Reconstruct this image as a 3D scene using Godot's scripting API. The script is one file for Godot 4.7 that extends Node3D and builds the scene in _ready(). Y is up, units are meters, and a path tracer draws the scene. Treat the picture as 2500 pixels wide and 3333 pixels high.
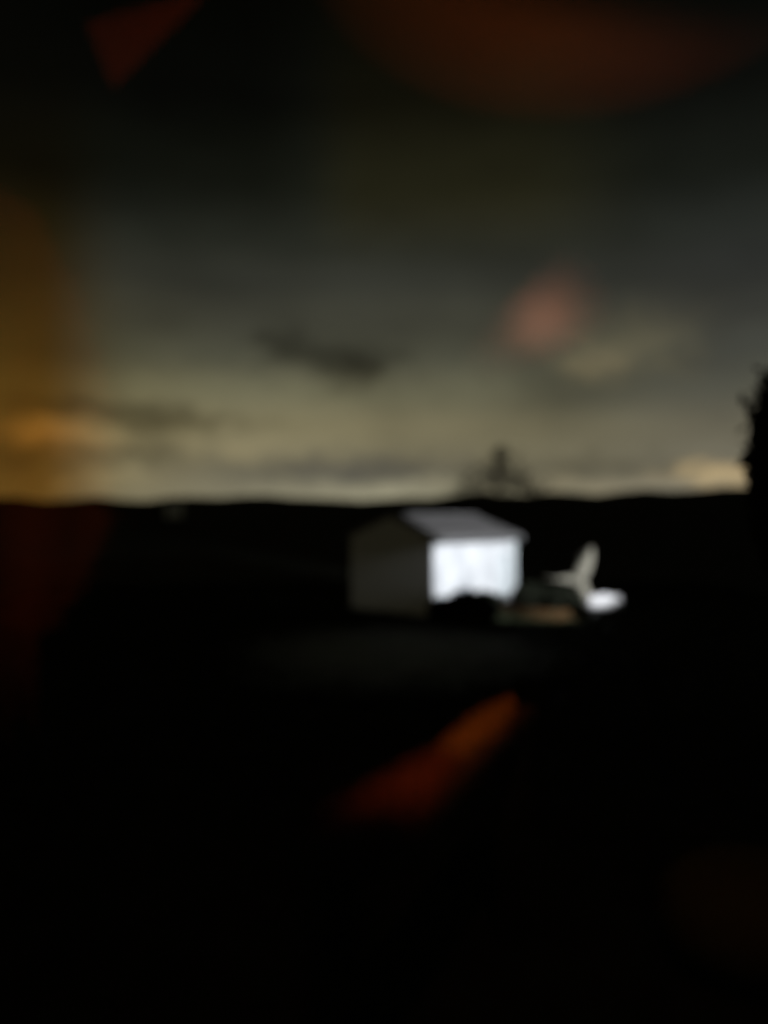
extends Node3D
# A dark yard at nightfall, seen out of focus from an upstairs room through its window pane.
# Ground near the houses is y = 0; the room's floor is at y = 2.3; the view looks along -Z.

const EYE := 3.66
const PANE_Z := -0.42

var rng := RandomNumberGenerator.new()


# ------------------------------------------------------------------ sky
func srgb(r: float, g: float, b: float) -> Vector3:
	var c := Color(r / 255.0, g / 255.0, b / 255.0).srgb_to_linear()
	return Vector3(c.r, c.g, c.b)


func sky_panorama() -> ImageTexture:
	var w := 2048
	var h := 1024
	# colour of the evening air by elevation in degrees
	var els := [0.0, 1.8, 3.2, 5.3, 7.6, 10.0, 12.2, 14.5, 17.0, 20.2, 25.0, 30.0, 45.0, 90.0]
	var cols := [
		srgb(124, 119, 99), srgb(122, 117, 96), srgb(121, 115, 92), srgb(116, 110, 86), srgb(97, 95, 76), srgb(77, 77, 64), srgb(65, 65, 55),
		srgb(52, 53, 46), srgb(41, 43, 36), srgb(28, 30, 23), srgb(13, 14, 10), srgb(6, 7, 4), srgb(4, 5, 3), srgb(3, 4, 3)]
	# clouds: azimuth, elevation, width, height (degrees), strength, tint of what they add (dark clouds have a negative strength)
	var clouds := [
		[-6.3, 10.4, 1.7, 0.85, -0.55, Vector3(1, 1, 1)], [-1.6, 9.1, 1.6, 0.95, -0.58, Vector3(1, 1, 1)], [-3.6, 9.9, 3.0, 0.5, -0.2, Vector3(1, 1, 1)],
		[-18.0, 6.4, 3.2, 0.42, -0.6, Vector3(1, 1, 1)], [-14.2, 5.4, 1.8, 0.7, -0.5, Vector3(1, 1, 1)], [-10.6, 5.7, 3.4, 0.36, -0.35, Vector3(1, 1, 1)],
		[-15.8, 3.7, 2.4, 0.4, -0.5, Vector3(1, 1, 1)], [-22.5, 3.2, 2.0, 1.6, -0.3, Vector3(1, 1, 1)],
		[-2.5, 2.75, 5.6, 0.6, -0.42, Vector3(1.1, 1.05, 0.75)], [14.6, 2.7, 3.6, 0.6, -0.38, Vector3(1, 1, 1)],
		[18.0, 8.5, 4.5, 2.4, -0.2, Vector3(1.2, 1.1, 0.8)], [10.5, 8.0, 2.6, 1.6, -0.16, Vector3(1, 1, 1)],
		[-7.0, 6.2, 7.0, 2.1, 0.42, Vector3(1.1, 1.05, 0.85)], [-13.0, 7.9, 4.0, 0.9, 0.18, Vector3(1.1, 1.05, 0.9)],
		[0.2, 1.15, 4.2, 0.55, 0.72, Vector3(1.0, 1.05, 1.1)], [-5.0, 1.4, 3.0, 0.45, 0.15, Vector3(1, 1, 1)],
		[20.8, 2.3, 1.9, 0.38, 1.5, Vector3(1.3, 0.95, 0.5)], [14.0, 1.6, 5.0, 0.35, 0.28, Vector3(1.2, 1.0, 0.8)],
		[-20.4, 4.7, 1.9, 0.6, 0.9, Vector3(1.3, 1.0, 0.9)], [-17.0, 4.8, 1.0, 0.5, 0.2, Vector3(1.1, 1, 0.8)],
		[-9.0, 4.1, 2.2, 0.45, 0.2, Vector3(1.2, 1.0, 0.7)], [-17.5, 2.1, 2.6, 0.45, 0.3, Vector3(1.1, 1.0, 0.8)],
		[16.3, 10.6, 2.4, 1.3, 0.5, Vector3(1.4, 1.1, 0.6)], [13.2, 9.5, 1.2, 0.7, 0.6, Vector3(1.4, 1.05, 0.7)]]
	var streaks := FastNoiseLite.new()
	streaks.seed = 7
	streaks.noise_type = FastNoiseLite.TYPE_SIMPLEX_SMOOTH
	streaks.frequency = 1.0
	streaks.fractal_octaves = 3
	var img := Image.create_empty(w, h, false, Image.FORMAT_RGBF)
	for j in h:
		var el := 90.0 - (j + 0.5) * 180.0 / h
		var e := clampf(el, 0.0, 90.0)
		var k := 0
		while k < els.size() - 2 and els[k + 1] < e:
			k += 1
		var f: float = smoothstep(0.0, 1.0, (e - els[k]) / (els[k + 1] - els[k])) * 0.5 + 0.5 * clampf((e - els[k]) / (els[k + 1] - els[k]), 0, 1)
		var base: Vector3 = cols[k].lerp(cols[k + 1], f)
		if el < -1.0:
			for i in w:
				img.set_pixel(i, j, Color(base.x, base.y, base.z))
			continue
		for i in w:
			var az := wrapf((i + 0.5) * 360.0 / w, -180.0, 180.0)   # a panorama's first column lies towards -Z
			var c := base
			# town glow lies warm to the left, the air is cooler and dimmer to the right
			var left := smoothstep(-8.0, -22.0, az) * smoothstep(-110.0, -60.0, az)
			var right := smoothstep(8.0, 24.0, az)
			var low := smoothstep(20.0, 9.0, e)
			c *= Vector3(1, 1, 1).lerp(Vector3(1.0, 0.92, 0.72), left * low)
			c *= Vector3(1, 1, 1).lerp(Vector3(0.68, 0.42, 0.14), smoothstep(-15.5, -21.5, az) * smoothstep(-120.0, -60.0, az) * smoothstep(32.0, 15.0, e))
			c *= Vector3(1, 1, 1).lerp(Vector3(0.84, 0.86, 1.0), right)
			c *= Vector3.ONE * lerpf(1.0, 0.5, smoothstep(-2.0, -9.0, az) * smoothstep(-140.0, -60.0, az) * smoothstep(15.0, 21.0, e))
			var a := deg_to_rad(az)
			var n := streaks.get_noise_3d(sin(a) * 4.0, e * 0.16, cos(a) * 4.0)
			var gain := Vector3.ONE * (1.0 + 0.28 * n)
			if absf(az) < 50.0 and e < 20.0:
				var wx := 2.2 * streaks.get_noise_3d(az * 0.35, e * 0.7, 40.0)   # ragged edges
				var wy := 0.75 * streaks.get_noise_3d(az * 0.4, e * 0.8, 80.0)
				for s in clouds:
					var dx: float = (az + wx - s[0]) / s[2]
					var dy: float = (e + wy - s[1]) / s[3]
					var d := dx * dx + dy * dy
					if d < 9.0:
						gain += s[5] * (s[4] * exp(-0.5 * d))
			var veil := smoothstep(-6.0, -1.0, az) * smoothstep(18.0, 8.0, az) * smoothstep(15.0, 20.0, e)
			c *= Vector3.ONE.lerp(Vector3(1.4, 1.2, 0.85), veil)
			c *= gain.max(Vector3.ONE * 0.3)
			img.set_pixel(i, j, Color(c.x, c.y, c.z))
	return ImageTexture.create_from_image(img)


# ------------------------------------------------------------------ helpers
var used := {}


func numbered(called: String) -> String:
	var n: int = used.get(called, 0)
	used[called] = n + 1
	return called if n == 0 else "%s_%03d" % [called, n]


func tag(o: Node3D, label: String, category: String, group := "") -> Node3D:
	o.set_meta("label", label)
	o.set_meta("category", category)
	if group:
		o.set_meta("group", group)
	return o


func thing(called: String, label: String, category: String, at := Vector3.ZERO, turn := 0.0, group := "") -> Node3D:
	var o := Node3D.new()
	o.name = numbered(called)
	add_child(o, true)
	o.position = at
	o.rotation.y = turn
	return tag(o, label, category, group)


func put(called: String, m: Mesh, material: Material, parent: Node = self, at := Vector3.ZERO) -> MeshInstance3D:
	var o := MeshInstance3D.new()
	o.name = numbered(called) if parent == self else called
	o.mesh = m
	o.material_override = material
	o.position = at
	parent.add_child(o, true)
	return o


func struct(called: String, m: Mesh, material: Material, at := Vector3.ZERO) -> MeshInstance3D:
	var o := put(called, m, material, self, at)
	o.set_meta("kind", "structure")
	return o


func mat(c: Color, rough := 0.9, metal := 0.0) -> StandardMaterial3D:
	# c holds linear base colours
	var m := StandardMaterial3D.new()
	m.albedo_color = c.linear_to_srgb()
	m.roughness = rough
	m.metallic = metal
	m.metallic_specular = 0.5 if rough < 0.8 else 0.2
	return m


func grained(c: Color, c2: Color, scale: float, rough := 0.9, sd := 1, stretch := Vector3.ONE, bump := 0.0) -> StandardMaterial3D:
	# two linear tones mixed by layered noise, laid on without seams
	var n := FastNoiseLite.new()
	n.seed = sd
	n.frequency = 0.012
	n.fractal_octaves = 5
	var ramp := Gradient.new()
	ramp.offsets = PackedFloat32Array([0.2, 0.5, 0.8])
	ramp.colors = PackedColorArray([c.linear_to_srgb(), c.lerp(c2, 0.45).linear_to_srgb(), c2.linear_to_srgb()])
	var t := NoiseTexture2D.new()
	t.width = 512
	t.height = 512
	t.seamless = true
	t.noise = n
	t.color_ramp = ramp
	var m := StandardMaterial3D.new()
	m.albedo_texture = t
	m.roughness = rough
	m.metallic_specular = 0.5 if rough < 0.8 else 0.15
	m.uv1_triplanar = true
	m.uv1_world_triplanar = true
	m.uv1_scale = stretch * scale
	if bump > 0.0:
		var b := NoiseTexture2D.new()
		b.width = 512
		b.height = 512
		b.seamless = true
		b.noise = n
		b.as_normal_map = true
		b.bump_strength = bump
		m.normal_enabled = true
		m.normal_texture = b
	return m


func start() -> SurfaceTool:
	var st := SurfaceTool.new()
	st.begin(Mesh.PRIMITIVE_TRIANGLES)
	return st


func quad(st: SurfaceTool, a: Vector3, b: Vector3, c: Vector3, d: Vector3) -> void:
	for p in [a, b, c, a, c, d]:
		st.add_vertex(p)


func solid(st: SurfaceTool, x0: Vector3, ex: Vector3, ey: Vector3, ez: Vector3) -> void:
	# a parallelepiped from its corner and three edges, with flat faces
	st.set_smooth_group(-1)
	var p := []
	for k in 8:
		p.append(x0 + ex * (k & 1) + ey * ((k >> 1) & 1) + ez * ((k >> 2) & 1))
	for f in [[0, 2, 3, 1], [4, 5, 7, 6], [0, 1, 5, 4], [2, 6, 7, 3], [0, 4, 6, 2], [1, 3, 7, 5]]:
		quad(st, p[f[0]], p[f[3]], p[f[2]], p[f[1]])


func block(lo: Vector3, hi: Vector3) -> ArrayMesh:
	var st := start()
	var d := hi - lo
	solid(st, lo, Vector3(d.x, 0, 0), Vector3(0, d.y, 0), Vector3(0, 0, d.z))
	return done(st)


func done(st: SurfaceTool) -> ArrayMesh:
	st.generate_normals()
	return st.commit()


func tube(st: SurfaceTool, pts: Array, radii: Array, sides := 12) -> void:
	# a closed tapering tube through the points
	st.set_smooth_group(1)
	var rings := []
	for k in pts.size():
		var d: Vector3 = (pts[mini(k + 1, pts.size() - 1)] - pts[maxi(k - 1, 0)]).normalized()
		var u := d.cross(Vector3.FORWARD if absf(d.z) < 0.9 else Vector3.UP).normalized()
		var v := u.cross(d)
		var ring := []
		for s in sides:
			var a := TAU * s / sides
			ring.append(pts[k] + (u * cos(a) + v * sin(a)) * radii[k])
		rings.append(ring)
	for k in pts.size() - 1:
		for s in sides:
			var t := (s + 1) % sides
			quad(st, rings[k][s], rings[k][t], rings[k + 1][t], rings[k + 1][s])
	for end in [0, pts.size() - 1]:
		for s in sides:
			var t := (s + 1) % sides
			st.add_vertex(pts[end])
			st.add_vertex(rings[end][t if end == 0 else s])
			st.add_vertex(rings[end][s if end == 0 else t])


func lathe(profile: Array, sides := 32) -> ArrayMesh:
	# profile: Vector2(radius, height)
	var st := start()
	st.set_smooth_group(1)
	for k in profile.size() - 1:
		for s in sides:
			var a := TAU * s / sides
			var b := TAU * (s + 1) / sides
			var p: Vector2 = profile[k]
			var q: Vector2 = profile[k + 1]
			quad(st, Vector3(cos(a) * p.x, p.y, sin(a) * p.x), Vector3(cos(b) * p.x, p.y, sin(b) * p.x), Vector3(cos(b) * q.x, q.y, sin(b) * q.x), Vector3(cos(a) * q.x, q.y, sin(a) * q.x))
	return done(st)


func leaf(st: SurfaceTool, at: Vector3, size: float) -> void:
	# one pointed leaf cluster, turned at random
	var q := Basis.from_euler(Vector3(rng.randf() * TAU, rng.randf() * TAU, rng.randf() * TAU))
	var l := q * Vector3(0, 0, size)
	var w := q * Vector3(size * 0.42, 0, 0)
	var n := q * Vector3(0, size * 0.12, 0)
	st.set_smooth_group(-1)
	quad(st, at - l, at + w + n, at + l, at - w + n)


func leaves(centre: Vector3, radius: Vector3, count: int, size: float, hollow := 0.0, clumps := 0) -> ArrayMesh:
	var st := start()
	var hubs := []
	for k in clumps:
		hubs.append(Vector3(rng.randfn(), rng.randfn(), rng.randfn()).normalized() * rng.randf_range(0.35, 0.95))
	for k in count:
		var p := Vector3(rng.randfn(), rng.randfn(), rng.randfn()).normalized() * lerpf(hollow, 1.0, pow(rng.randf(), 0.4))
		if clumps:
			p = hubs[k % clumps] + Vector3(rng.randfn(), rng.randfn(), rng.randfn()) * 0.11
		leaf(st, centre + p * radius, size * rng.randf_range(0.6, 1.3))
	return done(st)


# ------------------------------------------------------------------ land
func land(x: float, z: float) -> float:
	# flat yard, then slopes up to a low ridge; higher to the right
	var r := Vector2(x, z).length()
	var az := rad_to_deg(atan2(x, -z))
	var rise := 6.6 + 0.115 * maxf(az, 0.0) + 0.9 * exp(-pow((az + 8.5) / 4.0, 2.0)) + 0.8 * exp(-pow((az - 6.0) / 3.5, 2.0)) - 0.1 * exp(-pow((az + 1.0) / 3.0, 2.0))
	rise += 0.3 * sin(az * 1.3) + 0.22 * sin(az * 3.1 + 1.0)
	return rise * smoothstep(48.0, 215.0, r) - 0.05


func _ready() -> void:
	rng.seed = 20240

	# ---- camera, sky, exposure
	var cam := Camera3D.new()
	cam.name = "Camera"
	cam.position = Vector3(0, EYE, 0)
	cam.keep_aspect = Camera3D.KEEP_HEIGHT
	cam.near = 0.03
	cam.far = 2500.0
	var lens := CameraAttributesPhysical.new()
	lens.frustum_focal_length = 20.78
	lens.frustum_focus_distance = 5.0
	lens.exposure_aperture = 0.195   # focused on nothing: both the far yard and the mirrored room are soft
	cam.attributes = lens
	cam.fov = 60.0
	add_child(cam)
	cam.fov = 60.0
	cam.current = true

	var env := Environment.new()
	env.background_mode = Environment.BG_SKY
	var sky := Sky.new()
	var pano := PanoramaSkyMaterial.new()
	pano.panorama = sky_panorama()
	sky.sky_material = pano
	env.sky = sky
	env.tonemap_mode = Environment.TONE_MAPPER_LINEAR
	env.tonemap_exposure = 1.0
	env.sdfgi_enabled = true
	env.ssao_enabled = true
	env.ssil_enabled = true
	var we := WorldEnvironment.new()
	we.name = "WorldEnvironment"
	we.environment = env
	add_child(we)

	build_land()
	build_house_with_room()
	build_garage()
	build_floodlight()
	build_garden()
	build_trees()
	build_far_shed()
	build_room_things()


func build_land() -> void:
	var st := start()
	st.set_smooth_group(1)
	var rs := [0.0, 4.0, 8.0, 14.0, 20.0, 28.0, 36.0, 48.0, 62.0, 80.0, 100.0, 125.0, 150.0, 175.0, 200.0, 215.0, 260.0, 400.0, 900.0]
	var n := 240
	for k in rs.size() - 1:
		for s in n:
			var p := []
			for q in [[k, s], [k, s + 1], [k + 1, s + 1], [k + 1, s]]:
				var a: float = TAU * q[1] / n
				var x: float = sin(a) * rs[q[0]]
				var z: float = -cos(a) * rs[q[0]]
				p.append(Vector3(x, land(x, z), z))
			if k == 0:
				for v in [p[0], p[2], p[3]]:
					st.add_vertex(v)
			else:
				quad(st, p[0], p[1], p[2], p[3])
	struct("ground", done(st), grained(Color(0.018, 0.022, 0.013), Color(0.038, 0.042, 0.028), 0.11, 1.0, 3))

	# worn patch of pale gravel in front of the garage, thinning out into the grass
	var g := start()
	g.set_smooth_group(1)
	var edge := FastNoiseLite.new()
	edge.seed = 9
	edge.frequency = 0.5
	var rings := 12
	var spokes := 72
	for k in rings:
		for q in spokes:
			for e in [[k, q], [k, q + 1], [k + 1, q + 1], [k, q], [k + 1, q + 1], [k + 1, q]]:
				var a: float = TAU * (e[1] % spokes) / spokes
				var f: float = float(e[0]) / rings
				var r := f * (1.0 + 0.18 * edge.get_noise_2d(cos(a) * 4.0, sin(a) * 4.0))
				var p := Vector3(0.2 + cos(a) * 4.8 * r, -0.02, -23.6 + sin(a) * 6.2 * r)
				var worn := clampf(1.15 - f + 0.25 * edge.get_noise_2d(p.x * 1.5, p.z * 1.5), 0.0, 1.0)
				g.set_color(Color(0.035, 0.038, 0.025).lerp(Color(0.52, 0.56, 0.50), smoothstep(0.0, 1.0, worn)))
				g.add_vertex(p)
	var stones := grained(Color(0.7, 0.7, 0.7), Color(1, 1, 1), 0.6, 1.0, 5)
	stones.vertex_color_use_as_albedo = true
	struct("gravel_path", done(g), stones)

	# rough grass over the yard
	var tuft := start()
	for k in 7:
		var a := TAU * k / 7.0 + rng.randf()
		var out := Vector3(cos(a), 0, sin(a))
		var wide := Vector3(-sin(a), 0, cos(a)) * 0.012
		var foot := out * rng.randf_range(0.0, 0.05)
		var tip := foot + out * rng.randf_range(0.03, 0.09) + Vector3(0, rng.randf_range(0.07, 0.15), 0)
		for v in [foot - wide, foot + wide, tip]:
			tuft.add_vertex(v)
	var mm := MultiMesh.new()
	mm.transform_format = MultiMesh.TRANSFORM_3D
	mm.mesh = done(tuft)
	var spots := []
	while spots.size() < 26000:
		var p := Vector2(rng.randf_range(-17, 17), -2.0 - 44.0 * sqrt(rng.randf()))
		var on_gravel := Vector2((p.x - 0.2) / 4.2, (p.y + 23.6) / 5.4).length() < 0.85 + 0.2 * rng.randf()
		var in_bed := Vector2((p.x - 5.95) / 1.7, (p.y + 32.3) / 1.95).length() < 1.0
		var q := (p - Vector2(1.70, -31.0)).rotated(deg_to_rad(45.0))
		var in_garage := q.x > -0.1 and q.x < 4.9 and q.y < 0.1 and q.y > -4.3
		if not (on_gravel or in_bed or in_garage):
			spots.append(p)
	mm.instance_count = spots.size()
	for k in spots.size():
		var p: Vector2 = spots[k]
		var b := Basis(Vector3.UP, rng.randf() * TAU).scaled(Vector3.ONE * rng.randf_range(0.7, 1.5))
		mm.set_instance_transform(k, Transform3D(b, Vector3(p.x, land(p.x, p.y) - 0.005, p.y)))
	var lawn := MultiMeshInstance3D.new()
	lawn.name = "grass"
	lawn.multimesh = mm
	lawn.material_override = mat(Color(0.03, 0.036, 0.018))
	add_child(lawn)
	lawn.set_meta("kind", "stuff")
	lawn.set_meta("label", "rough dark grass over the yard")
	lawn.set_meta("category", "grass")


func build_garage() -> void:
	var white := grained(Color(0.82, 0.82, 0.82), Color(0.5, 0.51, 0.53), 0.3, 0.85, 11, Vector3(1.6, 0.35, 1.6))
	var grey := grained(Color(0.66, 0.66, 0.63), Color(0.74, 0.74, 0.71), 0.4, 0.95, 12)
	var tin := grained(Color(0.24, 0.23, 0.225), Color(0.17, 0.162, 0.158), 0.5, 0.8, 13)
	var trim := mat(Color(0.1, 0.1, 0.1), 0.7)
	var g := thing("garage", "small pale gabled garage with one white wall brightly floodlit", "garage", Vector3(1.70, -0.05, -31.0), deg_to_rad(45.0))
	var length := 4.8
	var width := 4.2
	var eave := 2.78
	var top := 3.5
	# long wall in two stretches, either side of its door; z = 0 is its outer face
	var st := start()
	solid(st, Vector3(0, 0, -0.2), Vector3(3.7, 0, 0), Vector3(0, eave, 0), Vector3(0, 0, 0.2))
	solid(st, Vector3(4.5, 0, -0.2), Vector3(length - 4.5, 0, 0), Vector3(0, eave, 0), Vector3(0, 0, 0.2))
	solid(st, Vector3(3.7, 2.15, -0.2), Vector3(0.8, 0, 0), Vector3(0, eave - 2.15, 0), Vector3(0, 0, 0.2))
	put("side_wall", done(st), white, g).set_meta("label", "brightly lit white side wall")
	st = start()
	solid(st, Vector3(0.2, 0, -width), Vector3(length - 0.4, 0, 0), Vector3(0, eave, 0), Vector3(0, 0, 0.2))
	put("rear_wall", done(st), white, g)
	for x in [0.0, length - 0.2]:
		st = start()
		solid(st, Vector3(x, 0, -width), Vector3(0.2, 0, 0), Vector3(0, eave - 0.002, 0), Vector3(0, 0, width - 0.2))
		st.set_smooth_group(-1)
		var a := Vector3(x, eave, -width)
		var b := Vector3(x, eave, 0)
		var c := Vector3(x, top, -width / 2)
		var o := Vector3(0.2, 0, 0)
		for p in [a, b, c, a + o, c + o, b + o]:
			st.add_vertex(p)
		quad(st, a, c, c + o, a + o)
		quad(st, b, b + o, c + o, c)
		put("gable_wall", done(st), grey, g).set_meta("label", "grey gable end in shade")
	# two roof slopes with a small overhang
	var slope := Vector2(width / 2, top - eave)
	var out := 0.28
	for s in [1.0, -1.0]:
		st = start()
		var down := Vector3(0, -slope.y, s * slope.x) * (1.0 + out / slope.x)
		var ridge := Vector3(-0.08, top + 0.03, -width / 2)
		solid(st, ridge, Vector3(length + 0.2, 0, 0), down, Vector3(0, 0.09, 0))
		put("roof", done(st), tin, g)
		st = start()
		for k in 14:   # standing seams
			solid(st, ridge + Vector3(0.1 + k * 0.37, 0.092, 0) + down * 0.01, Vector3(0.03, 0, 0), down * 0.98, Vector3(0, 0.035, 0))
		put("roof_seams", done(st), tin, g)
		st = start()
		solid(st, ridge + down + Vector3(0, -0.1, 0.003 * s), Vector3(length + 0.2, 0, 0), Vector3(0, 0.15, 0), Vector3(0, 0, 0.025 * s))
		put("fascia", done(st), trim, g)
	st = start()
	solid(st, Vector3(-0.08, top + 0.115, -width / 2 - 0.11), Vector3(length + 0.2, 0, 0), Vector3(0, 0.04, 0), Vector3(0, 0, 0.22))
	put("ridge_cap", done(st), tin, g)
	# door near the far end, a shade darker than the wall
	var door := put("door", block(Vector3(3.74, 0.03, -0.13), Vector3(4.46, 2.11, -0.08)), mat(Color(0.6, 0.63, 0.64), 0.6), g)
	st = start()
	for p in [Vector3(3.82, 0.2, -0.079), Vector3(3.82, 1.2, -0.079)]:
		solid(st, p, Vector3(0.56, 0, 0), Vector3(0, 0.8, 0), Vector3(0, 0, 0.012))
	put("door_panel", done(st), mat(Color(0.66, 0.7, 0.71), 0.6), door)
	st = start()
	tube(st, [Vector3(3.81, 1.04, -0.07), Vector3(3.81, 1.04, -0.02), Vector3(3.92, 1.04, -0.02)], [0.012, 0.012, 0.01], 8)
	put("handle", done(st), mat(Color(0.3, 0.3, 0.3), 0.3, 1.0), door)
	st = start()
	solid(st, Vector3(3.65, 0, 0.002), Vector3(0.09, 0, 0), Vector3(0, 2.24, 0), Vector3(0, 0, 0.03))
	solid(st, Vector3(4.46, 0, 0.002), Vector3(0.09, 0, 0), Vector3(0, 2.24, 0), Vector3(0, 0, 0.03))
	solid(st, Vector3(3.74, 2.14, 0.002), Vector3(0.72, 0, 0), Vector3(0, 0.1, 0), Vector3(0, 0, 0.03))
	put("door_frame", done(st), mat(Color(0.82, 0.84, 0.84), 0.6), g)
	st = start()
	tube(st, [Vector3(4.72, 2.68, 0.07), Vector3(4.72, 0.2, 0.07), Vector3(4.72, 0.06, 0.16)], [0.04, 0.04, 0.04], 10)
	put("downpipe", done(st), mat(Color(0.66, 0.74, 0.73), 0.5), g)
	st = start()
	solid(st, Vector3(-0.02, -0.02, 0.001), Vector3(3.65, 0, 0), Vector3(0, 0.2, 0), Vector3(0, 0, 0.03))
	put("plinth", done(st), mat(Color(0.16, 0.16, 0.15)), g)


func build_floodlight() -> void:
	# the yard's floodlight, on its mast to the right; it is this that lights the garage wall
	var at := Vector3(12.5, 0.0, -19.7)
	var aim := Vector3(5.0, 2.15, -31.7)
	var f := thing("floodlight_mast", "tall dark mast with a white floodlight aimed at the garage wall", "floodlight", at)
	var steel := mat(Color(0.12, 0.12, 0.12), 0.5, 0.6)
	var st := start()
	tube(st, [Vector3(0, -0.1, 0), Vector3(0, 5.0, 0)], [0.07, 0.05], 12)
	put("pole", done(st), steel, f)
	var head := Node3D.new()
	head.name = "lamp_head"
	f.add_child(head)
	head.position = Vector3(0, 5.2, 0)
	head.look_at_from_position(at + head.position, aim, Vector3.UP)
	st = start()
	solid(st, Vector3(-0.25, -0.18, 0.0), Vector3(0.5, 0, 0), Vector3(0, 0.36, 0), Vector3(0, 0, 0.12))
	solid(st, Vector3(-0.25, 0.18, -0.16), Vector3(0.5, 0, 0), Vector3(0, 0.015, 0), Vector3(0, 0, 0.28))
	put("housing", done(st), steel, head)
	var glow := mat(Color(0.8, 0.8, 0.8), 0.4)
	glow.emission_enabled = true
	glow.emission = Color(0.92, 0.96, 1.0)
	glow.emission_energy_multiplier = 6.0
	st = start()
	solid(st, Vector3(-0.22, -0.15, -0.013), Vector3(0.44, 0, 0), Vector3(0, 0.3, 0), Vector3(0, 0, 0.01))
	put("lamp_glass", done(st), glow, head)
	var l := SpotLight3D.new()
	l.name = "floodlight_beam"
	l.light_color = Color(0.955, 0.975, 1.0)
	l.light_energy = 420.0
	l.light_size = 0.15
	l.spot_angle = 12.3
	l.spot_angle_attenuation = 0.22
	l.spot_range = 60.0
	l.spot_attenuation = 2.0
	l.shadow_enabled = true
	head.add_child(l)
	l.position = Vector3(0, 0, -0.06)


func shrub(label: String, at: Vector3, r: Vector3, tone: Color) -> void:
	var s := thing("shrub", label, "shrub", at, 0.0, "dark shrubs by the lit garage")
	var st := start()
	for k in 7:
		var a := TAU * k / 7.0
		tube(st, [Vector3(0, -0.06, 0), Vector3(cos(a) * r.x * 0.3, r.y * 0.7, sin(a) * r.z * 0.3), Vector3(cos(a) * r.x * 0.6, r.y * 1.5, sin(a) * r.z * 0.6)], [0.03, 0.02, 0.008], 6)
	put("stem", done(st), mat(Color(0.05, 0.04, 0.03)), s)
	put("foliage", leaves(Vector3(0, r.y, 0), r, 1500, 0.11, 0.3), mat(tone), s)


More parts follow.
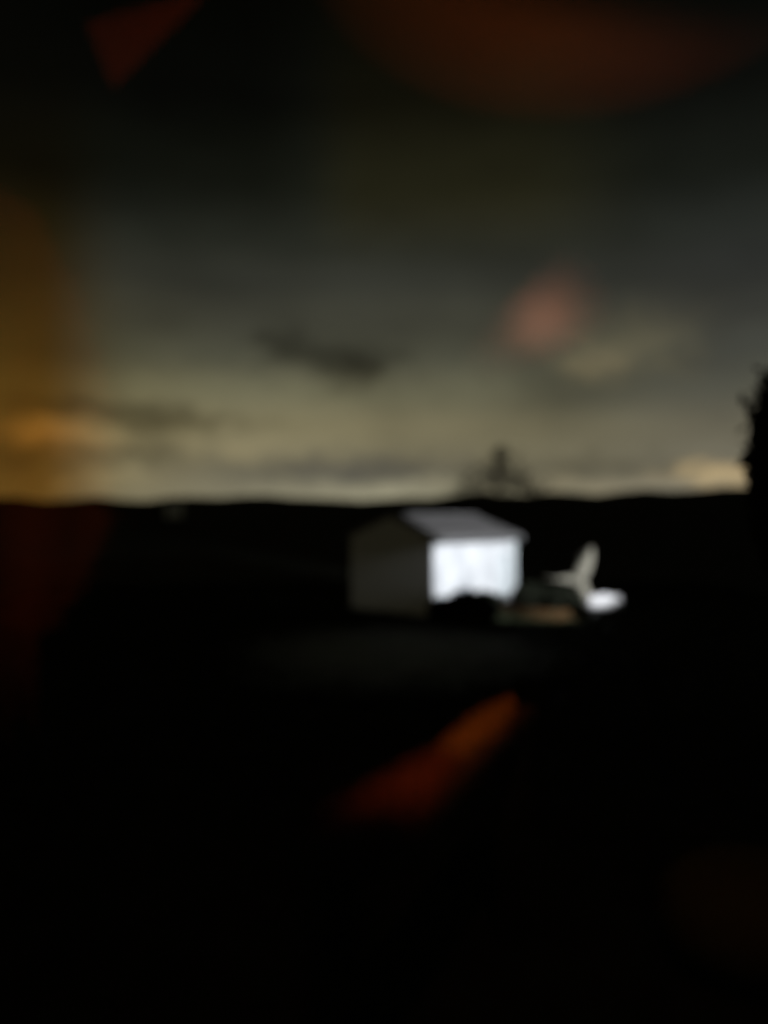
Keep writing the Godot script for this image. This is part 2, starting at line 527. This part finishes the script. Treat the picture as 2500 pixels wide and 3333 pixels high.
func build_garden() -> void:
	var dark := Color(0.014, 0.016, 0.01)
	shrub("low dark shrub nearest the left corner of the lit white wall", Vector3(1.95, -0.05, -29.6), Vector3(0.5, 0.42, 0.45), dark)
	shrub("round dark shrub before the middle of the lit white wall", Vector3(2.7, -0.05, -29.5), Vector3(0.65, 0.56, 0.5), dark)
	shrub("dark shrub before the right half of the white wall, beside the curved edging", Vector3(3.35, -0.05, -29.8), Vector3(0.55, 0.53, 0.5), dark)

	# curved raised bed edged with tan boards
	var c := Vector3(5.95, -0.05, -32.3)
	var bed := thing("garden_bed", "raised bed with a curved tan edging right of the lit garage", "garden bed", c)
	var st := start()
	var n := 48
	for k in n:
		var a := TAU * k / n
		var b := TAU * (k + 1) / n
		var lo := 0.0
		var hi := 0.36
		var p := [Vector3(cos(a) * 1.65, 0, sin(a) * 1.9), Vector3(cos(b) * 1.65, 0, sin(b) * 1.9)]
		var q := [p[0] * 0.93, p[1] * 0.93]
		var u := Vector3(0, hi, 0)
		var w := Vector3(0, lo, 0)
		st.set_smooth_group(1)
		quad(st, p[0] + w, p[0] + u, p[1] + u, p[1] + w)
		quad(st, q[0] + w, q[1] + w, q[1] + u, q[0] + u)
		st.set_smooth_group(2)
		quad(st, p[0] + u, q[0] + u, q[1] + u, p[1] + u)
	put("edging", done(st), grained(Color(0.07, 0.034, 0.014), Color(0.045, 0.032, 0.015), 0.5, 0.85, 21), bed)
	st = start()
	st.set_smooth_group(1)
	for k in n:
		var a := TAU * k / n
		var b := TAU * (k + 1) / n
		st.add_vertex(Vector3(0, 0.32, 0))
		st.add_vertex(Vector3(cos(a) * 1.55, 0.27, sin(a) * 1.78))
		st.add_vertex(Vector3(cos(b) * 1.55, 0.3, sin(b) * 1.78))
	put("soil", done(st), grained(Color(0.012, 0.01, 0.008), Color(0.03, 0.025, 0.018), 0.8, 1.0, 22), bed)
	shrub("dark bush inside the left end of the curved tan edging", Vector3(5.25, 0.26, -31.9), Vector3(0.7, 0.4, 0.8), dark)
	shrub("dark bush in the middle of the curved tan edging", Vector3(6.3, 0.26, -31.4), Vector3(0.75, 0.38, 0.7), dark)

	# pale forked trunk
	var t := thing("bare_tree", "pale bare tree with a forked leaning trunk beside the white tank", "tree", Vector3(7.2, 0.25, -31.6))
	var bark := grained(Color(0.18, 0.165, 0.13), Color(0.26, 0.245, 0.195), 0.9, 0.9, 23)
	st = start()
	tube(st, [Vector3(0.2, -0.35, 0), Vector3(0.0, 0.45, 0), Vector3(-0.28, 1.05, 0)], [0.24, 0.2, 0.2], 12)
	put("trunk", done(st), bark, t)
	st = start()
	tube(st, [Vector3(-0.3, 0.95, 0.01), Vector3(-0.16, 1.25, 0), Vector3(-0.02, 1.55, 0.05), Vector3(0.1, 1.85, 0.1), Vector3(0.18, 2.15, 0.1)], [0.24, 0.27, 0.24, 0.16, 0.04], 12)
	put("limb", done(st), bark, t)
	st = start()
	tube(st, [Vector3(-0.2, 0.98, 0), Vector3(-0.85, 1.02, 0.1), Vector3(-1.1, 1.02, 0.1), Vector3(-1.5, 1.1, 0)], [0.2, 0.1, 0.035, 0.012], 12)
	put("limb", done(st), bark, t)
	st = start()
	for k in 10:
		var b := Vector3(-0.1 + 0.025 * k, 1.3 + 0.06 * k, 0.05)
		tube(st, [b, b + Vector3(rng.randf_range(-0.35, 0.4), rng.randf_range(0.1, 0.3), rng.randf_range(-0.3, 0.3))], [0.03, 0.008], 6)
	put("twigs", done(st), bark, t)

	# white tank on two feet
	var tank := thing("storage_tank", "small white rounded tank at the right end of the curved tan edging", "tank", Vector3(7.4, -0.05, -29.8), deg_to_rad(-6.0))
	var prof := []
	for k in 9:
		var a := PI / 2 * k / 8.0
		prof.append(Vector2(maxf(sin(a) * 0.24, 0.001), -0.45 - cos(a) * 0.15))
	for k in 9:
		var a := PI / 2 * (8 - k) / 8.0
		prof.append(Vector2(maxf(sin(a) * 0.24, 0.001), 0.45 + cos(a) * 0.15))
	var body := put("body", lathe(prof, 36), grained(Color(0.6, 0.585, 0.58), Color(0.5, 0.485, 0.48), 0.7, 0.55, 24), tank, Vector3(0, 0.68, 0))
	body.rotation.z = PI / 2
	for x in [-0.32, 0.32]:
		put("foot", block(Vector3(x - 0.05, 0, -0.2), Vector3(x + 0.05, 0.41, 0.2)), mat(Color(0.06, 0.06, 0.06)), tank)
	st = start()
	tube(st, [Vector3(0, 0.90, 0), Vector3(0, 0.97, 0)], [0.1, 0.09], 16)
	put("valve_cover", done(st), mat(Color(0.6, 0.6, 0.6), 0.5), tank)


func build_trees() -> void:
	# big dark tree close on the right
	var bark := mat(Color(0.05, 0.042, 0.033))
	var t := thing("evergreen_tree", "big black tree filling the right edge against the sky", "tree", Vector3(9.1, 0.1, -16.0))
	var st := start()
	tube(st, [Vector3(0, -0.1, 0), Vector3(0.05, 2.5, 0), Vector3(0, 5.0, 0), Vector3(0, 7.6, 0)], [0.28, 0.22, 0.14, 0.03], 14)
	put("trunk", done(st), bark, t)
	st = start()
	for k in 26:
		var a := rng.randf() * TAU
		var y := rng.randf_range(1.2, 6.6)
		var r := 2.3 * sqrt(maxf(0.1, 1.0 - pow((y - 4.4) / 3.6, 2.0)))
		tube(st, [Vector3(0, y, 0), Vector3(cos(a) * r * 0.5, y + 0.25, sin(a) * r * 0.5), Vector3(cos(a) * r, y + 0.2, sin(a) * r)], [0.07, 0.045, 0.01], 6)
	put("limbs", done(st), bark, t)
	put("crown", leaves(Vector3(0, 4.5, 0), Vector3(2.45, 3.1, 2.4), 9000, 0.2, 0.2, 70), mat(Color(0.02, 0.024, 0.014)), t)
	put("crown", leaves(Vector3(0.1, 4.3, 0), Vector3(2.5, 3.1, 2.4), 26000, 0.2, 0.1), mat(Color(0.02, 0.024, 0.014)), t)

	# smaller half-bare tree behind the garage
	var b := thing("bare_crowned_tree", "thin half bare tree standing behind the floodlit garage", "tree", Vector3(6.2, land(6.2, -50), -50.0))
	st = start()
	tube(st, [Vector3(0, -0.1, 0), Vector3(0.05, 2.5, 0), Vector3(0.2, 4.5, 0), Vector3(0.4, 7.3, 0)], [0.14, 0.09, 0.035, 0.01], 12)
	put("trunk", done(st), bark, b)
	st = start()
	for k in 40:
		var a := rng.randf() * TAU
		var y := rng.randf_range(1.8, 6.0)
		var r := rng.randf_range(0.8, 2.2) * clampf((7.4 - y) / 3.2, 0.2, 1.0)
		tube(st, [Vector3(0.04 * y, y, 0), Vector3(cos(a) * r * 0.5, y + 0.45, sin(a) * r * 0.5), Vector3(cos(a) * r, y + 0.8, sin(a) * r)], [0.035, 0.018, 0.006], 6)
	put("limbs", done(st), bark, b)
	st = start()
	var lobes := [   # x, y, z, spread
		Vector4(-1.9, 4.7, 0.2, 0.5), Vector4(-1.3, 5.3, -0.4, 0.5), Vector4(-0.6, 5.2, 0.6, 0.6), Vector4(-0.1, 5.9, 0.0, 0.45), Vector4(0.3, 6.4, 0.1, 0.4), Vector4(0.35, 7.0, 0.0, 0.28),
		Vector4(0.7, 5.4, -0.5, 0.55), Vector4(1.3, 5.6, 0.3, 0.45), Vector4(1.9, 5.0, -0.2, 0.45), Vector4(2.3, 4.5, 0.2, 0.4), Vector4(0.2, 4.4, 0.9, 0.8), Vector4(-1.0, 4.2, -0.7, 0.7), Vector4(1.2, 4.3, -0.8, 0.7)]
	for k in 1900:
		var q: Vector4 = lobes[k % lobes.size()]
		leaf(st, Vector3(q.x, q.y, q.z) + Vector3(rng.randfn(), rng.randfn(), rng.randfn()) * q.w, rng.randf_range(0.06, 0.15))
	put("crown", done(st), mat(Color(0.045, 0.045, 0.032)), b)


func build_far_shed() -> void:
	var x := -28.4
	var z := -120.0
	var s := thing("far_shed", "tiny pale shed far off on the dark slope at left", "shed", Vector3(x, land(x, z) - 0.2, z), deg_to_rad(14))
	var pale := mat(Color(0.78, 0.78, 0.72))
	put("wall", block(Vector3(-1.1, 0, -1.3), Vector3(1.1, 2.1, 1.3)), pale, s)
	var st := start()
	for k in [1.0, -1.0]:
		solid(st, Vector3(0, 2.75 + 0.001 * k, -1.5), Vector3(1.35 * k, -0.75, 0), Vector3(0, 0.08, 0), Vector3(0, 0, 3.0))
	put("roof", done(st), mat(Color(0.2, 0.2, 0.2)), s)
	put("door", block(Vector3(-0.4, 0.1, 1.303), Vector3(0.4, 1.9, 1.34)), mat(Color(0.5, 0.5, 0.47)), s)


func build_house_with_room() -> void:
	# the house the view is from: an upstairs room with one window, walls of real thickness
	var plaster := mat(Color(0.35, 0.33, 0.3))
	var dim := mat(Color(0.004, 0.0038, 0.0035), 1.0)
	var zf := -0.62
	var zi := -0.4
	var y0 := 2.3
	var y1 := 5.9
	var st := start()
	solid(st, Vector3(-2.4, 0, zf), Vector3(4.8, 0, 0), Vector3(0, 3.05, 0), Vector3(0, 0, 0.1))
	solid(st, Vector3(-2.4, 4.85, zf), Vector3(4.8, 0, 0), Vector3(0, 1.35, 0), Vector3(0, 0, 0.1))
	solid(st, Vector3(-2.4, 3.05, zf), Vector3(1.4, 0, 0), Vector3(0, 1.8, 0), Vector3(0, 0, 0.1))
	solid(st, Vector3(1.0, 3.05, zf), Vector3(1.4, 0, 0), Vector3(0, 1.8, 0), Vector3(0, 0, 0.1))
	struct("house_wall", done(st), plaster)
	st = start()
	solid(st, Vector3(-2.4, 0, zf + 0.1), Vector3(4.8, 0, 0), Vector3(0, 3.05, 0), Vector3(0, 0, 0.12))
	solid(st, Vector3(-2.4, 4.85, zf + 0.1), Vector3(4.8, 0, 0), Vector3(0, 1.35, 0), Vector3(0, 0, 0.12))
	solid(st, Vector3(-2.4, 3.05, zf + 0.1), Vector3(1.4, 0, 0), Vector3(0, 1.8, 0), Vector3(0, 0, 0.12))
	solid(st, Vector3(1.0, 3.05, zf + 0.1), Vector3(1.4, 0, 0), Vector3(0, 1.8, 0), Vector3(0, 0, 0.12))
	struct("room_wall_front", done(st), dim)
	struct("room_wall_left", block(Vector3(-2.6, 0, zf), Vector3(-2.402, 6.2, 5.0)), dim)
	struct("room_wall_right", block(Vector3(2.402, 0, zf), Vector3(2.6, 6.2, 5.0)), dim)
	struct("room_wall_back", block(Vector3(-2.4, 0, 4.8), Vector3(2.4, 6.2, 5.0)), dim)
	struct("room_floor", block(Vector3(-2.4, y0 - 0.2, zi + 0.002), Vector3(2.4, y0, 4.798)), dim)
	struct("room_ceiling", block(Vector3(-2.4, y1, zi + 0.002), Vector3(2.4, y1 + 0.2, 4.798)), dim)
	struct("house_roof", block(Vector3(-2.9, 6.205, -0.95), Vector3(2.9, 6.4, 5.3)), mat(Color(0.06, 0.05, 0.05)))

	var w := thing("window", "clear window pane faintly mirroring the lamplit room behind the viewer", "window", Vector3(0, 3.05, PANE_Z))
	var glass := StandardMaterial3D.new()
	glass.transparency = BaseMaterial3D.TRANSPARENCY_ALPHA
	glass.albedo_color = Color(1, 1, 1, 0.0)
	glass.roughness = 0.0
	put("pane", block(Vector3(-0.95, 0.05, -0.003), Vector3(0.95, 1.75, 0.003)), glass, w)
	st = start()
	for q in [[-1.0, 0.0, 0.05, 1.8], [0.95, 0.0, 0.05, 1.8], [-0.949, 0.0, 1.898, 0.05], [-0.949, 1.75, 1.898, 0.05]]:
		solid(st, Vector3(q[0], q[1], -0.03), Vector3(q[2], 0, 0), Vector3(0, q[3], 0), Vector3(0, 0, 0.06))
	put("frame", done(st), mat(Color(0.04, 0.035, 0.03), 0.6), w)


func build_room_things() -> void:
	# What the pane mirrors. All of it stands in the room behind the viewer.
	var warm := Color(1.0, 0.72, 0.45)

	# reading lamp with a tilted pinkish shade
	var lamp := thing("reading_lamp", "slim standing reading lamp with a tilted pinkish shade", "lamp", Vector3(0.285, 2.3, 0.7))
	var brass := mat(Color(0.02, 0.017, 0.01), 0.8)
	var st := start()
	tube(st, [Vector3(0.22, 0, 0.1), Vector3(0.22, 1.2, 0.1), Vector3(0.19, 1.6, 0.05), Vector3(0.06, 1.72, 0)], [0.01, 0.01, 0.01, 0.01], 10)
	put("stand", done(st), brass, lamp)
	put("base", lathe([Vector2(0.001, 0.03), Vector2(0.14, 0.025), Vector2(0.15, 0.0), Vector2(0.001, 0.0)]), brass, lamp, Vector3(0.22, 0, 0.1))
	var paper := mat(Color(0.5, 0.42, 0.36), 0.9)
	paper.backlight_enabled = true
	paper.backlight = Color(0.9, 0.72, 0.64)
	var shade := put("lamp_shade", lathe([Vector2(0.001, 0.125), Vector2(0.012, 0.125), Vector2(0.018, 0.11), Vector2(0.062, -0.085)], 32), paper, lamp, Vector3(-0.012, 1.692, 0))
	shade.rotation = Vector3(0.0, 0.0, deg_to_rad(124))
	var bulb := OmniLight3D.new()
	bulb.name = "shade_light"
	bulb.light_color = Color(1.0, 0.8, 0.7)
	bulb.light_energy = 0.007
	bulb.light_size = 0.012
	bulb.omni_range = 3.0
	bulb.omni_attenuation = 2.0
	bulb.shadow_enabled = true
	lamp.add_child(bulb)
	bulb.position = Vector3(-0.012, 1.692, 0)
	var l := SpotLight3D.new()
	l.name = "reading_lamp_bulb_light"
	l.light_color = warm
	l.light_energy = 4.0
	l.light_size = 0.02
	l.spot_angle = 78.0
	l.spot_angle_attenuation = 0.3
	l.spot_range = 12.0
	l.spot_attenuation = 2.0
	l.shadow_enabled = true
	lamp.add_child(l)
	l.position = Vector3(0.07, 1.75, 0.06)
	l.rotation = Vector3(deg_to_rad(-8), PI + deg_to_rad(-12), 0)

	# long narrow side table, a folded cloth over each end
	var dir := Vector3(0.43, 0, 1.07).normalized()
	var side := Vector3(dir.z, 0, -dir.x)
	var p0 := Vector3(-0.10, 3.06, 0.68)
	var table := thing("side_table", "long narrow dark wooden side table", "table", Vector3(p0.x, 2.3, p0.z))
	st = start()
	solid(st, Vector3(0, 0.72, 0) - side * 0.06, dir * 1.4, Vector3(0, 0.03, 0), side * 0.12)
	put("top", done(st), mat(Color(0.05, 0.012, 0.004), 0.7), table)
	for e in [0.03, 1.34]:
		st = start()
		solid(st, dir * e - side * 0.05, dir * 0.03, Vector3(0, 0.72, 0), side * 0.1)
		put("leg", done(st), mat(Color(0.004, 0.003, 0.002), 0.9), table)
	cloth("folded_cloth", "dark red cloth folded over the near end of the side table", p0 + Vector3(0, 0.022, 0), dir, side, -0.05, 0.64, Color(0.16, 0.03, 0.011), [1.1, 1.05, 0.8, 0.5])
	cloth("folded_cloth", "orange cloth folded over the far end of the side table", p0 + Vector3(0, 0.022, 0), dir, side, 0.655, 1.36, Color(0.36, 0.125, 0.02), [0.4, 0.5, 0.65, 0.6, 0.08])

	var pouf := []
	for k in 11:
		var a := PI * k / 10.0
		pouf.append(Vector2(maxf(0.3 * pow(sin(a), 0.6), 0.001), 0.16 - 0.16 * cos(a)))
	var seat := put("pouf", lathe(pouf, 40), mat(Color(0.024, 0.02, 0.008), 0.95), self, Vector3(1.12, 2.3, 1.8))
	tag(seat, "round olive brown floor pouf behind the viewer", "pouf")

	# terracotta bowl shade hung from the ceiling
	var bowl := thing("hanging_bowl", "unlit terracotta bowl shade hung from the ceiling on a rod", "lamp shade", Vector3(0.5, 4.76, 1.4))
	var prof := []
	for k in 13:
		var a := PI / 2 * k / 12.0
		prof.append(Vector2(maxf(0.76 * sin(a), 0.001), 0.46 - 0.46 * cos(a)))
	prof.append(Vector2(0.74, 0.46))
	put("bowl", lathe(prof, 48), mat(Color(0.058, 0.018, 0.006), 0.95), bowl)
	st = start()
	tube(st, [Vector3(0, 0.01, 0), Vector3(0, 1.2, 0)], [0.008, 0.008], 8)
	put("rod", done(st), brass, bowl)

	# orange pennant
	var pen := start()
	pen.set_smooth_group(-1)
	var a := Vector3(-0.82, 1.345, 0)
	var b := Vector3(-0.745, 1.17, 0)
	var c := Vector3(-0.48, 1.44, 0)
	var o := Vector3(0, 0, 0.004)
	for p in [a, c, b, a + o, b + o, c + o]:
		pen.add_vertex(p)
	quad(pen, a, b, b + o, a + o)
	quad(pen, b, c, c + o, b + o)
	quad(pen, c, a, a + o, c + o)
	var banner := thing("pennant", "small orange triangular pennant hung from the ceiling on a cord", "pennant", Vector3(0, EYE, 1.6))
	put("cloth", done(pen), mat(Color(0.2, 0.04, 0.01), 0.95), banner)
	st = start()
	tube(st, [Vector3(-0.65, 1.39, 0.002), Vector3(-0.65, 2.24, 0.002)], [0.004, 0.004], 6)
	put("cord", done(st), brass, banner)

	# red-amber drape with soft folds
	st = start()
	st.set_smooth_group(1)
	var outline := [Vector2(-0.98, 0.85), Vector2(-0.90, 0.68), Vector2(-0.84, 0.5), Vector2(-0.81, 0.25), Vector2(-0.80, 0.0), Vector2(-0.83, -0.12), Vector2(-0.88, -0.24), Vector2(-0.96, -0.34)]
	var cols := 24
	for k in outline.size() - 1:
		for s in cols:
			var q := []
			for e in [[k, s], [k, s + 1], [k + 1, s + 1], [k + 1, s]]:
				var f: float = float(e[1]) / cols
				var pt: Vector2 = outline[e[0]]
				var x := lerpf(-1.65, pt.x, f)
				q.append(Vector3(x, EYE + lerpf(pt.y + 0.35, pt.y, f) if e[0] == 0 else EYE + pt.y, 1.65 + 0.012 * sin(x * 19.0) + 0.006 * sin(x * 31.0 + pt.y)))
			quad(st, q[0], q[1], q[2], q[3])
			var back := Vector3(0, 0, 0.006)
			quad(st, q[3] + back, q[2] + back, q[1] + back, q[0] + back)
	for k in 27:   # tapering fringe along the hem and down the free edge
		var x := -1.64 + k * 0.0247
		var hem := Vector3(x, EYE - 0.338, 1.65)
		for v in [hem, hem + Vector3(0.024, 0, 0), hem + Vector3(0.012, -rng.randf_range(0.2, 0.45), 0.01)]:
			st.add_vertex(v)
	for k in 44:
		var y := 0.68 - k * 0.023
		var x := -0.80 - 0.10 * smoothstep(0.3, 0.72, y) - 0.16 * smoothstep(0.0, -0.36, y)
		for v in [Vector3(x - 0.01, EYE + y, 1.652), Vector3(x + rng.randf_range(0.03, 0.08), EYE + y - 0.012, 1.66), Vector3(x - 0.01, EYE + y - 0.022, 1.652)]:
			st.add_vertex(v)
	var drape := put("drape", done(st), mat(Color(0.115, 0.024, 0.004), 0.95))
	tag(drape, "short fringed red amber drape hung against the room's left wall", "curtain")


func cloth(called: String, label: String, p0: Vector3, dir: Vector3, side: Vector3, from: float, to: float, tone: Color, widths: Array) -> void:
	var st := start()
	st.set_smooth_group(1)
	var sec := [Vector2(-0.076, -0.03), Vector2(-0.075, -0.008), Vector2(-0.066, 0.006), Vector2(0.066, 0.006), Vector2(0.075, -0.008), Vector2(0.076, -0.03)]
	var n := 12
	for k in n:
		for s in sec.size() - 1:
			var q := []
			for e in [[k, s], [k + 1, s], [k + 1, s + 1], [k, s + 1]]:
				var t := lerpf(from, to, float(e[0]) / n)
				var v: Vector2 = sec[e[1]]
				var at: float = float(e[0]) / n * (widths.size() - 1)
				v.x *= lerpf(widths[int(minf(at, widths.size() - 2))], widths[int(minf(at, widths.size() - 2)) + 1], at - int(minf(at, widths.size() - 2)))
				q.append(p0 + dir * t + side * v.x + Vector3(0, v.y + 0.004 * sin(t * 40.0 + v.x * 9.0) + 0.003, 0))
			quad(st, q[0], q[1], q[2], q[3])
			var d := Vector3(0, -0.003, 0)
			quad(st, q[3] + d, q[2] + d, q[1] + d, q[0] + d)
	tag(put(called, done(st), mat(tone, 0.95)), label, "cloth")
